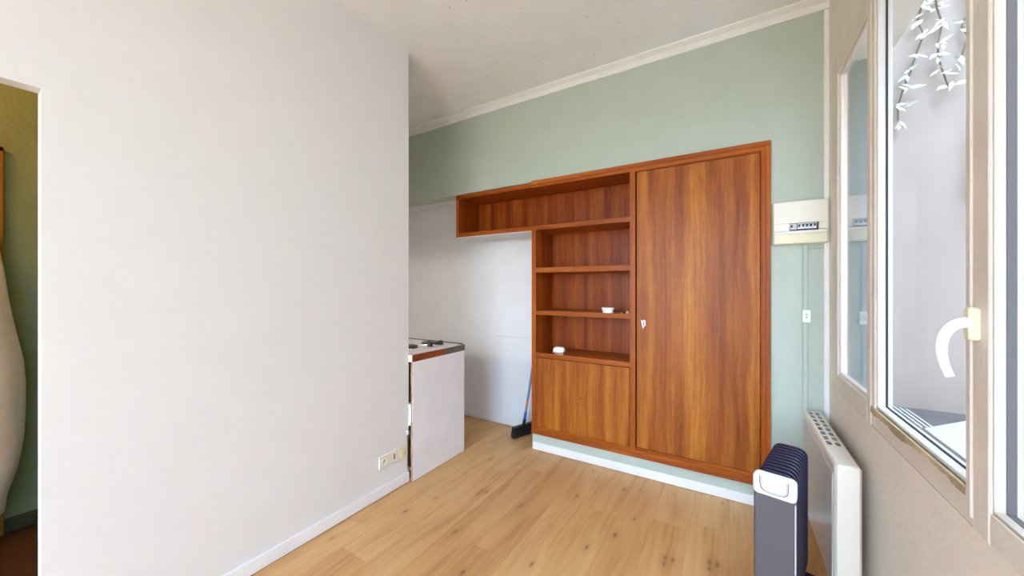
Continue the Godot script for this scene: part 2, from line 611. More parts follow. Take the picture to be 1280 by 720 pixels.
# a window frame ring in the plane x = x0..x1 with opening (z0,z1,y0,y1) and outer (Z0,Z1,Y0,Y1)
func ring(st: SurfaceTool, x0: float, x1: float, Z0: float, Z1: float, Y0: float, Y1: float, z0: float, z1: float, y0: float, y1: float, c := 0.004) -> void:
	cbox(st, V(x0, Y0, Z0), V(x1, Y1, z0), c)
	cbox(st, V(x0, Y0, z1), V(x1, Y1, Z1), c)
	cbox(st, V(x0, Y0, z0), V(x1, y0, z1), c)
	cbox(st, V(x0, y1, z0), V(x1, Y1, z1), c)

func windows() -> void:
	# 1: fixed light
	var w1 := thing("window_1", "narrow fixed window in the corner next to the fuse box", "window", Vector3.ZERO, 0, "", "structure")
	var st := st_new()
	ring(st, WX - 0.003, 0.508, -2.66, -1.99, 0.82, 2.60, -2.535, -2.035, 0.915, 2.495)
	obj("frame", st.commit(), M.frame_paint, w1)
	st = st_new()
	ring(st, WX + 0.006, 0.490, -2.545, -2.025, 0.905, 2.505, -2.522, -2.046, 0.928, 2.482, 0.003)
	obj("glazing_bead", st.commit(), M.frame_paint, w1)
	bx("glass_pane", V(0.490, 0.915, -2.53), V(0.494, 2.495, -2.035), M.glass, w1, 0)
	# 2: casement with the handle
	var w2 := thing("window_2", "casement window with the curved lever handle", "window", Vector3.ZERO, 0, "", "structure")
	st = st_new()
	ring(st, WX, 0.520, -1.99, -1.262, 0.82, 2.60, -1.955, -1.268, 0.895, 2.52, 0.003)
	obj("frame", st.commit(), M.frame_paint, w2)
	st = st_new()   # sash, set a little behind the frame face, bright gloss paint
	ring(st, WX + 0.006, 0.520, -1.955, -1.268, 0.90, 2.52, -1.944, -1.287, 0.912, 2.505, 0.002)
	obj("sash", st.commit(), M.reveal_paint, w2)
	st = st_new()
	ring(st, 0.500, 0.506, -1.945, -1.286, 0.911, 2.506, -1.941, -1.290, 0.915, 2.502, 0.0)
	obj("gasket", st.commit(), M.gasket, w2)
	bx("glass_pane", V(0.506, 0.905, -1.95), V(0.510, 2.51, -1.28), M.glass_low, w2, 0)
	st = st_new()   # stile that carries the handle
	cbox(st, V(WX - 0.006, 0.84, -1.285), V(0.50, 2.56, -1.262), 0.003)
	obj("closing_stile", st.commit(), M.frame_paint, w2)
	# worn edge of the sill rail
	st = st_new()
	var r := RandomNumberGenerator.new()
	r.seed = 5
	var z := -1.985
	var hgt := 0.020
	while z < -1.29:
		var dz := r.randf_range(0.012, 0.03)
		hgt = clampf(hgt + r.randf_range(-0.006, 0.006), 0.012, 0.030)
		cbox(st, V(WX - 0.0045, 0.9 - hgt, z), V(WX + 0.004, 0.9, minf(z + dz, -1.287)), 0.001)
		z += dz
	obj("worn_edge", st.commit(), M.worn_brass, w2)
	# handle
	var h := Node3D.new()
	h.name = "handle"
	w2.add_child(h, true)
	var hz := -1.243
	st = st_new()
	prism(st, round_rect(0.028, 0.076, 0.009, 4), V(WX - 0.020, 1.289, hz), Vector3.BACK, Vector3.UP, Vector3.RIGHT, 0.020, 0.004)
	obj("rosette", st.commit(), M.cream_plastic, h)
	st = st_new()
	var path := bez(V(WX - 0.016, 1.291, hz), V(WX - 0.036, 1.294, hz), V(WX - 0.057, 1.272, hz), V(WX - 0.058, 1.234, hz), 14)
	path.append_array(bez(V(WX - 0.058, 1.234, hz), V(WX - 0.0585, 1.208, hz), V(WX - 0.054, 1.190, hz), V(WX - 0.045, 1.167, hz), 8).slice(1))
	var rad := []
	for i in path.size(): rad.append(lerpf(0.0140, 0.0088, pow(i / float(path.size() - 1), 0.7)))
	tube(st, path, rad, 14)
	obj("lever", st.commit(), M.white_plastic, h)
	# post between the casement and the next window, with mitred foot
	st_box("trim_3", [[V(WX - 0.003, 0.818, -1.262), V(0.545, 2.60, -1.20)]], M.frame_paint, "beige post between the casement and the rightmost window", "trim", 0.003)
	# 3 and 4: further lights towards the viewer
	for k in 1:
		var z0: float = [-1.20][k]
		var z1: float = [-0.42][k]
		var w := thing("window_%d" % (3 + k), "window at the right edge, with a grey glazing strip", "window", Vector3.ZERO, 0, "", "structure")
		st = st_new()
		ring(st, WX - 0.002, 0.545, z0, z1 + 0.07, 0.818, 2.60, z0 + 0.001, z1, 0.888, 2.52, 0.003)
		obj("frame", st.commit(), M.frame_paint, w)
		st = st_new()
		ring(st, WX + 0.002, WX + 0.019, z0 + 0.001, z1, 0.889, 2.52, z0 + 0.006, z1 - 0.005, 0.894, 2.51, 0.001)
		obj("sash", st.commit(), M.sash_grey, w)
		st = st_new()
		ring(st, WX + 0.019, WX + 0.034, z0 + 0.002, z1, 0.889, 2.52, z0 + 0.006, z1 - 0.005, 0.894, 2.51, 0.001)
		obj("glazing_strip", st.commit(), M.alu, w)
		bx("glass_pane", V(WX + 0.034, 0.885, z0), V(WX + 0.038, 2.525, z1), M.glass, w, 0)
	# end post closing the row
	st_box("trim_4", [[V(WX - 0.001, 0.80, -0.351), V(0.70, 2.60, -0.298)]], M.frame_paint, "beige post closing the window row, out of frame", "trim", 0.003)

func outside() -> void:
	st_box("wall_courtyard", [[V(0.69, -0.3, -2.95), V(2.9, 6.0, -2.67)]], M.outside_wall, "grey-mauve rendered courtyard wall seen through the casement", "wall")
	st_box("wall_sky_block", [[V(2.9, -0.3, -2.95), V(3.1, 6.0, 3.8)]], M.outside_wall, "added tall grey-mauve wall across the courtyard, blocking sky light", "wall")  # tall wall added to keep sky light out of the courtyard
	st_box("wall_sky_block_end", [[V(0.69, -0.3, 3.6), V(2.9, 6.0, 3.8)]], M.outside_wall, "added grey-mauve wall at the courtyard end, blocking sky light, out of frame", "wall")  # added end wall, raised to cut sky light on the window reveals
	st_box("ground", [[V(0.69, -0.3, -2.67), V(2.9, 0.752, 3.6)]], M.grey_paving, "grey terrace ground outside the windows", "ground")
	st_box("trim_6", [[V(0.509, 0.82, -2.662), V(0.70, 2.60, -2.652)]], M.outer_reveal, "grey outer reveal beyond the corner window", "reveal")
	st_box("trim_5", [[V(0.551, 0.70, -2.66), V(0.702, 0.757, -0.30)]], M.grey_paving, "grey outer sill under the windows", "sill")
	var st := st_new()
	prism(st, PackedVector2Array([V2(0.705, -2.28), V2(0.93, -2.53), V2(2.4, -2.2), V2(2.4, 3.5), V2(0.705, 3.5)]), V(0, 0.752, 0), Vector3.RIGHT, Vector3.BACK, Vector3.UP, 0.010, 0.002, false)
	tag(obj("terrace_slab", st.commit(), M.paving), "bright pale paving slab outside the casement", "paving")
	for k in 3:
		tag(bx("threshold_strip", V(0.70 + k * 0.022, 0.75, -2.62), V(0.709 + k * 0.022, 0.762 - k * 0.002, -2.30), M.paving, null, 0.001), ["narrow pale strip on the terrace nearest the window", "narrow pale strip on the terrace, middle of the three", "narrow pale strip on the terrace furthest from the window"][k], "strip", "strips at the foot of the courtyard wall")
	# leafy climber on the courtyard wall
	var cl := thing("climbing_plant", "pale leafy climber hanging on the courtyard wall outside the casement", "plant")
	var r := RandomNumberGenerator.new()
	r.seed = 31
	var leaf := st_new()
	var tw := st_new()
	for s in 22:
		var x := r.randf_range(0.84, 1.5)
		var p := V(x, r.randf_range(2.45, 3.2), -2.64)
		var path := [p]
		for i in 9:
			p += V(r.randf_range(-0.035, 0.03), r.randf_range(-0.11, -0.05), r.randf_range(-0.008, 0.012))
			p.z = clampf(p.z, -2.65, -2.56)
			path.append(p)
			for j in 4:
				var d := V(r.randf_range(-1, 1), r.randf_range(-1.4, 0.2), r.randf_range(0.1, 0.8)).normalized()
				var side := d.cross(V(r.randf_range(-0.4, 0.4), 0.3, 1)).normalized()
				var n := side.cross(d).normalized()
				if n.z < 0: n = -n
				var L := r.randf_range(0.035, 0.075)
				var W := L * 0.17
				var b := p + V(r.randf_range(-0.02, 0.02), r.randf_range(-0.02, 0.02), 0.01)
				var pts := [b, b + d * L * 0.35 + side * W, b + d * L, b + d * L * 0.35 - side * W]
				var mid := b + d * L * 0.45 - n * W * 0.25
				for q in 4: tri(leaf, pts[q], pts[(q + 1) % 4], mid, n)
		tube(tw, path, [0.004], 5)
	obj("stems", tw.commit(), M.twig, cl)
	obj("foliage", leaf.commit(), M.leaf, cl).set_meta("kind", "stuff")

func side_room() -> void:
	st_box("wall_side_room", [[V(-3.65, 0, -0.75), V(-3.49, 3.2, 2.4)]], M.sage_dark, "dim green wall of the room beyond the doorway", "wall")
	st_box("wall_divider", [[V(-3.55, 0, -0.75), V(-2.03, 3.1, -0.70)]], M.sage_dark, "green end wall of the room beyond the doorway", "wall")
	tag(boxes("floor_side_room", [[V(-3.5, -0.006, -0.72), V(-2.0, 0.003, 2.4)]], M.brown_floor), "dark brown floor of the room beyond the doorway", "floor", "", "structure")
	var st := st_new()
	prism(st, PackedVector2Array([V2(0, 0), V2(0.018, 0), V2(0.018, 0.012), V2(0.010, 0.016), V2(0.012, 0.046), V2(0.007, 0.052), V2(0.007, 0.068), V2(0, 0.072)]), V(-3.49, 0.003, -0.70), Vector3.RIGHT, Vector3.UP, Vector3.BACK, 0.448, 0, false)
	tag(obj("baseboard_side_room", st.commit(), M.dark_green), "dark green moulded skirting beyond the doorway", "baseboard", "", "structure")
	# wooden door on that wall, its edge just in view
	var d := thing("door_1", "olive brown wooden door at the left edge behind the hanging white cloth", "door", Vector3.ZERO, 0, "", "structure")
	bx("door_leaf", V(-3.49, 0.01, -0.235), V(-3.455, 2.12, 0.55), M.olive_wood, d, 0.003)
	boxes("door_frame", [[V(-3.49, 0.0, -0.258), V(-3.45, 2.15, -0.237)], [V(-3.49, 2.122, -0.258), V(-3.45, 2.15, 0.57)]], M.olive_wood, d, 0.003)
	# white cloth hanging on the door
	var cl := thing("hanging_cloth", "long white cloth hanging at the left edge of the picture, seen through the doorway", "cloth", V(-3.45, 0, 0))
	var ys := [1.86, 1.80, 1.70, 1.585, 1.46, 1.327, 1.21, 1.106, 0.97, 0.84, 0.70, 0.57, 0.48, 0.397, 0.33, 0.263, 0.21, 0.165]
	var zr := [-0.06, -0.13, -0.20, -0.238, -0.253, -0.267, -0.283, -0.298, -0.316, -0.320, -0.320, -0.318, -0.312, -0.300, -0.282, -0.262, -0.256, -0.252]
	st = st_new()
	var pts := []
	var N := 40
	for i in ys.size():
		var ring_ := []
		for k in N:
			var a := TAU * k / N
			var half: float = (0.20 - zr[i]) / 2
			var cz: float = (0.20 + zr[i]) / 2
			var dep: float = 0.03 + 0.055 * smoothstep(1.86, 1.2, ys[i])
			var fold := 1.0 + 0.22 * sin(a * 7.0 + i * 0.16) * smoothstep(1.8, 1.2, ys[i]) + 0.06 * sin(a * 3.0 + i * 0.5)
			ring_.append(V(0.012 + dep + dep * cos(a) * minf(fold, 1.3), ys[i], cz + half * sin(a) * (1.0 + 0.012 * sin(a * 5.0 + i))))
		pts.append(ring_)
	for i in ys.size() - 1:
		for k in N:
			var j := (k + 1) % N
			st.set_smooth_group(1)
			for p in [pts[i][k], pts[i + 1][j], pts[i][j], pts[i][k], pts[i + 1][k], pts[i + 1][j]]: st.add_vertex(p)
	for k in N:
		var j := (k + 1) % N
		for p in [pts[0][k], pts[0][j], V(0.04, ys[0] + 0.01, 0.09)]: st.add_vertex(p)
	st.generate_normals()
	obj("drape", st.commit(), M.cloth, cl)
	st = st_new()
	tube(st, [V(0.0, 1.93, 0.09), V(0.03, 1.93, 0.09), V(0.045, 1.91, 0.09), V(0.05, 1.87, 0.09)], [0.005], 8)
	obj("hook", st.commit(), M.chrome, cl)
	# warm bulb hanging in that room, above the frame
	var lamp := thing("ceiling_lamp", "bare warm bulb on a short flex in the room beyond the doorway", "lamp", V(-2.75, 2.72, 0.55))
	st = st_new()
	tube(st, [V(0, 0.325, 0), V(0, 0.05, 0)], [0.004], 8)
	obj("flex", st.commit(), M.white_plastic, lamp)
	st = st_new()
	lathe(st, [V2(0.001, 0.05), V2(0.018, 0.045), V2(0.018, 0.0)], Vector3.ZERO, 16)
	obj("socket", st.commit(), M.white_plastic, lamp)
	st = st_new()
	lathe(st, [V2(0.014, 0.0), V2(0.02, -0.02), V2(0.03, -0.045), V2(0.03, -0.06), V2(0.02, -0.08), V2(0.001, -0.088)], Vector3.ZERO, 18)
	var bm := mat(rgb(255, 240, 210), 0.4)
	bm.emission_enabled = true
	bm.emission = Color(1.0, 0.75, 0.4)
	bm.emission_energy_multiplier = 2.0
	obj("bulb", st.commit(), bm, lamp)
	var l := OmniLight3D.new()
	l.name = "bulb_light"
	l.position = V(0, -0.05, 0)
	l.light_color = Color(1.0, 0.64, 0.20)
	l.light_energy = 0.075
	l.light_size = 0.03
	l.omni_range = 8
	l.omni_attenuation = 2.0
	l.shadow_enabled = true
	lamp.add_child(l)

func wardrobe() -> void:
	var w := thing("wardrobe", "built-in reddish brown wooden wardrobe with open shelves and an overhanging top compartment", "wardrobe")
	var F := BZ + 0.014      # front of the frame
	var B := -3.062          # back panels
	var xl := -1.466
	var xr := 0.195
	# back panels and inner linings
	bx("back_panel", V(-2.27, 1.885, B - 0.012), V(-0.64, 2.25, B), M.carcass_shaded, w, 0)
	bx("back_panel", V(-1.44, 0.80, B - 0.012), V(-0.64, 1.86, B), M.carcass_shaded, w, 0)
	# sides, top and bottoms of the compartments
	bx("side_panel", V(-2.297, 1.858, B - 0.012), V(-2.262, 2.258, F), M.carcass_shaded, w, 0.0015)
	bx("side_panel", V(xl, 0.138, B - 0.012), V(-1.427, 1.86, F), M.carcass_shaded, w, 0.0015)
	bx("side_panel", V(-0.650, 0.19, B - 0.012), V(-0.612, 2.226, F), M.carcass_shaded, w, 0.0015)
	bx("top_panel", V(-2.262, 2.232, B - 0.012), V(-0.64, 2.262, F - 0.012), M.carcass_shaded, w, 0.001, 0)
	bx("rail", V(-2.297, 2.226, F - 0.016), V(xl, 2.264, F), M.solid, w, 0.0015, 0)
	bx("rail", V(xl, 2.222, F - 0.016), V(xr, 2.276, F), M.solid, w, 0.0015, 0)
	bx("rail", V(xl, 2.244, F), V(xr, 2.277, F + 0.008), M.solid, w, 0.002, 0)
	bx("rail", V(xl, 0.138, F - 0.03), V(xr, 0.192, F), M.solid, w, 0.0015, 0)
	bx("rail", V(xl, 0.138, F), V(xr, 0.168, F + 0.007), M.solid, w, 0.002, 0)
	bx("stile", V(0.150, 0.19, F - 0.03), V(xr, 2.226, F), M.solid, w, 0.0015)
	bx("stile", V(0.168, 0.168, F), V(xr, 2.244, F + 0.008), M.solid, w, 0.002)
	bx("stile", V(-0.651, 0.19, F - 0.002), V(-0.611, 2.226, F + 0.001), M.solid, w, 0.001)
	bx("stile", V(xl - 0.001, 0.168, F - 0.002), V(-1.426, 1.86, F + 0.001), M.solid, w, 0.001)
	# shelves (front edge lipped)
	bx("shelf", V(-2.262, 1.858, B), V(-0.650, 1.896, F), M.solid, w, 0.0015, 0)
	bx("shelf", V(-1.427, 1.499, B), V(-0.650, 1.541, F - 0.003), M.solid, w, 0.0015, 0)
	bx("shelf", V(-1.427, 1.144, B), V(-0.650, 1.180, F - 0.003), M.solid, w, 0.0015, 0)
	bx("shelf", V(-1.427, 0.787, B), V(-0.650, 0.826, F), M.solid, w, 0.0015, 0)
	obj("underside_panel", box_mesh(V(-2.297, 1.852, B - 0.02), V(xl, 1.858, F - 0.002), 0.001), M.niche_wall, w).set_meta("label", "white painted underside")
	# lower flap with its tiny keyhole
	var fl := bx("flap", V(-1.421, 0.200, F - 0.026), V(-0.656, 0.782, F - 0.007), M.veneer, w, 0.002)
	var st := st_new()
	prism(st, circle(0.006, 12), V(-1.03, 0.500, F - 0.008), Vector3.RIGHT, Vector3.UP, Vector3.BACK, 0.0016)
	obj("keyhole", st.commit(), M.black, fl)
	bx("bead", V(-1.427, 0.192, F - 0.02), V(-0.650, 0.199, F - 0.003), M.solid, w, 0.001, 0)
	bx("bead", V(-1.427, 0.199, F - 0.02), V(-1.4215, 0.787, F - 0.003), M.solid, w, 0.001)
	# tall door
	var dr := bx("door", V(-0.602, 0.212, F - 0.024), V(0.140, 2.212, F - 0.004), M.veneer, w, 0.002)
	bx("bead", V(0.143, 0.200, F - 0.02), V(0.150, 2.222, F - 0.002), M.solid, w, 0.0015)
	bx("bead", V(-0.612, 2.2145, F - 0.02), V(0.143, 2.222, F - 0.002), M.solid, w, 0.0015, 0)
	bx("bead", V(-0.612, 0.192, F - 0.02), V(0.150, 0.208, F - 0.004), M.solid, w, 0.0015, 0)
	bx("door_backing", V(-0.612, 0.19, B - 0.012), V(0.15, 2.226, F - 0.05), M.slot_dark, w, 0)
	bx("door_backing", V(-1.427, 0.19, B - 0.012), V(-0.65, 0.787, F - 0.05), M.slot_dark, w, 0)
	# lock plate
	st = st_new()
	prism(st, PackedVector2Array([V2(-0.017, 0.030), V2(-0.012, 0.030), V2(-0.009, 0.022), V2(0.004, 0.030), V2(0.016, 0.024), V2(0.016, -0.014), V2(0.004, -0.022), V2(0.000, -0.034), V2(-0.006, -0.030), V2(-0.012, 0.0)]), V(-0.556, 1.112, F - 0.004), Vector3.RIGHT, Vector3.UP, Vector3.BACK, 0.004, 0.001, false)
	var lp := obj("lock_plate", st.commit(), M.white_plastic, dr)
	lp.set_meta("label", "white lock plate with keyhole")
	st = st_new()
	for q in [[0.018, 0.004], [0.002, 0.005], [-0.010, 0.004]]:
		prism(st, circle(q[1], 10), V(-0.552, 1.112 + q[0], F), Vector3.RIGHT, Vector3.UP, Vector3.BACK, 0.0012)
	# the keyhole dots belong to the plate; joined with the door's screws as one part of the door
	obj("keyhole", st.commit(), M.slot_dark, dr)
	# scratch across the door and dents
	st = st_new()
	var sc := [V(-0.505, 0.796, F - 0.0038), V(-0.46, 0.790, F - 0.0038), V(-0.40, 0.792, F - 0.0038), V(-0.36, 0.796, F - 0.0038)]
	tube(st, sc, [0.0005, 0.0013, 0.0011, 0.0004], 5)
	obj("scratch", st.commit(), M.slot_dark, dr)

func kitchen() -> void:
	var c := thing("kitchen_cabinet", "low white kitchen cabinet with a chipped raw edge beside the partition end", "cabinet")
	var zf := -1.829
	var zb := -2.405
	bx("side_panel", V(-1.953, 0.003, zb), V(-1.934, 0.846, zf - 0.002), M.laminate, c, 0.0015)
	# chipped raw edge strip on the front edge of the panel
	var st := st_new()
	var r := RandomNumberGenerator.new()
	r.seed = 9
	var y := 0.006
	while y < 0.84:
		var dy := r.randf_range(0.03, 0.09)
		var chip := r.randf_range(0.0, 0.004)
		cbox(st, V(-1.953, y, zf - 0.002), V(-1.9345 - chip, minf(y + dy, 0.844), zf + 0.0015 - chip * 0.5), 0.0006)
		y += dy
	obj("edge_strip", st.commit(), M.raw_edge, c)
	bx("side_panel", V(-2.95, 0.003, zb), V(-2.932, 0.846, zf), M.laminate, c, 0.0015)
	bx("back_panel", V(-2.932, 0.003, zb), V(-1.953, 0.846, zb + 0.008), M.laminate, c, 0)
	bx("base_panel", V(-2.932, 0.06, zb + 0.008), V(-1.953, 0.078, zf - 0.03), M.laminate, c, 0)
	bx("door", V(-2.93, 0.09, zf - 0.02), V(-2.06, 0.83, zf), M.laminate, c, 0.002)
	bx("gap_shade_strip", V(-2.06, 0.003, zf - 0.045), V(-1.953, 0.84, zf - 0.03), M.black, c, 0)  # black strip painted in for the darkness inside the gap
	# white hinge cover showing in the gap
	st = st_new()
	prism(st, PackedVector2Array([V2(-0.014, -0.075), V2(0.010, -0.075), V2(0.016, -0.05), V2(0.016, 0.045), V2(0.008, 0.078), V2(-0.014, 0.082)]), V(-1.966, 0.468, zf - 0.020), Vector3.RIGHT, Vector3.UP, Vector3.BACK, 0.022, 0.002)
	obj("hinge_cover", st.commit(), M.white_plastic, c)
	# cables in the gap
	var pc := thing("power_cable", "black cable with a grey plug hanging in the gap beside the white cabinet", "cable")
	st = st_new()
	tube(st, bez(V(-1.967, 0.340, zf + 0.014), V(-1.976, 0.28, zf + 0.009), V(-1.952, 0.20, zf + 0.009), V(-1.965, 0.09, zf + 0.009), 14), [0.0042], 8)
	tube(st, bez(V(-1.964, 0.340, zf + 0.018), V(-1.964, 0.27, zf + 0.013), V(-1.966, 0.2, zf + 0.013), V(-1.971, 0.09, zf + 0.012), 10), [0.0036], 8)
	obj("flex", st.commit(), M.black, pc)
	st = st_new()
	lathe(st, [V2(0.001, -0.016), V2(0.010, -0.014), V2(0.013, -0.004), V2(0.013, 0.006), V2(0.009, 0.018), V2(0.001, 0.02)], V(-1.966, 0.350, zf + 0.018), 14)
	obj("plug", st.commit(), M.grey_plastic, pc)
	st = st_new()
	for q in [0.075, 0.100]:
		cbox(st, V(-1.980, q, zf + 0.004), V(-1.956, q + 0.007, zf + 0.018), 0.002)
	obj("clip", st.commit(), M.chrome, pc)
	# worktop
	var t := thing("worktop", "thin kitchen worktop with a worn brown and grey side edge on the white cabinet", "worktop")
	bx("slab", V(-2.95, 0.848, -2.412), V(-1.9365, 0.893, -1.8265), M.enamel, t, 0.001)
	st = st_new()
	var wb := paint(rgb(206, 96, 36), 23, 0.5, 0.25, 0.3)
	cbox(st, V(-1.9365, 0.846, -2.16), V(-1.934, 0.896, -1.8255), 0.0008, 2)
	var e1 := obj("edge_band", st.commit(), wb, t)
	e1.set_meta("label", "worn orange-brown wooden edge")
	st = st_new()
	cbox(st, V(-1.9365, 0.846, -2.4125), V(-1.934, 0.896, -2.16), 0.0008, 2)
	obj("edge_band", st.commit(), paint(rgb(128, 116, 108), 24, 0.45, 0.18, 0.2), t).set_meta("label", "grey-brown edge")
	bx("front_edge", V(-2.95, 0.846, -1.8265), V(-1.934, 0.896, -1.823), M.ivory_plastic, t, 0.001)
	bx("seal", V(-2.95, 0.893, -2.412), V(-1.955, 0.904, -2.396), M.black, t, 0.002)
	bx("steel_top", V(-2.94, 0.893, -2.394), V(-1.940, 0.897, -1.828), M.enamel, t, 0.001)
	# hob set into the worktop: two plates and two knobs
	var h := thing("hob", "cream enamel hob with two electric plates and black knobs on the worktop", "hob", V(0, 0.897, 0))
	bx("hob_top", V(-2.60, 0.0, -2.375), V(-1.985, 0.006, -1.865), M.enamel, h, 0.003)
	for q in [[-2.185, -1.995, 0.090], [-2.165, -2.245, 0.073]]:
		st = st_new()
		var R: float = q[2]
		lathe(st, [V2(R + 0.008, 0.006), V2(R + 0.006, 0.012), V2(R, 0.013)], V(q[0], 0, q[1]), 28)
		var ringm := obj("trim_ring", st.commit(), M.chrome, h)
		st = st_new()
		lathe(st, [V2(R, 0.010), V2(R, 0.020), V2(R - 0.003, 0.023), V2(R * 0.3, 0.023), V2(R * 0.28, 0.019), V2(0.001, 0.019)], V(q[0], 0, q[1]), 28)
		obj("hot_plate", st.commit(), M.dark_plate, h)
	for q in [[-2.075, -2.150], [-2.068, -2.262]]:
		st = st_new()
		lathe(st, [V2(0.024, 0.006), V2(0.024, 0.010), V2(0.020, 0.012), V2(0.021, 0.026), V2(0.018, 0.036), V2(0.010, 0.041), V2(0.001, 0.042)], V(q[0], 0, q[1]), 18)
		var kb := obj("knob", st.commit(), M.black, h)
		obj("pointer", box_mesh(V(q[0] - 0.002, 0.040, q[1] - 0.011), V(q[0] + 0.002, 0.0428, q[1]), 0.0005), M.white_plastic, kb)
		obj("mark", box_mesh(V(q[0] - 0.035, 0.0055, q[1] + 0.006), V(q[0] - 0.026, 0.0065, q[1] + 0.015), 0), M.black, kb)

	# unseen fill lamp added behind the partition to brighten the recess
	var kl := thing("added_fill_lamp", "added white tube lamp behind the partition, brightens the recess, out of sight", "lamp", V(-2.6, 1.47, -0.85))
	var wc := thing("added_light_blocker", "added white box behind the partition, stops the lamp light rising, out of sight", "cabinet")  # added box keeps the fill lamp off the ceiling and upper wall
	bx("body", V(-3.1, 1.50, -1.18), V(-2.1, 2.15, -0.85), M.laminate, wc, 0.002)
	bx("door", V(-3.095, 1.505, -1.198), V(-2.605, 2.145, -1.18), M.laminate, wc, 0.002)
	bx("door", V(-2.595, 1.505, -1.198), V(-2.105, 2.145, -1.18), M.laminate, wc, 0.002)
	bx("base", V(-0.14, -0.03, -0.03), V(0.14, 0.03, 0.0), M.white_plastic, kl, 0.004)
	st = st_new()
	tube(st, [V(-0.13, 0, -0.065), V(0.13, 0, -0.065)], [0.028], 16)
	var om := mat(rgb(250, 248, 242), 0.4)
	om.emission_enabled = true
	om.emission = Color(1.0, 0.95, 0.88)
	om.emission_energy_multiplier = 0.4
	obj("fill_tube", st.commit(), om, kl)
	var kl2 := OmniLight3D.new()
	kl2.name = "fill_light"
	kl2.position = V(0, 0, -0.065)
	kl2.light_color = Color(1.0, 0.98, 0.96)
	kl2.light_energy = 0.075
	kl2.light_size = 0.02
	kl2.omni_range = 8
	kl2.omni_attenuation = 2.0
	kl2.shadow_enabled = true
	kl.add_child(kl2)

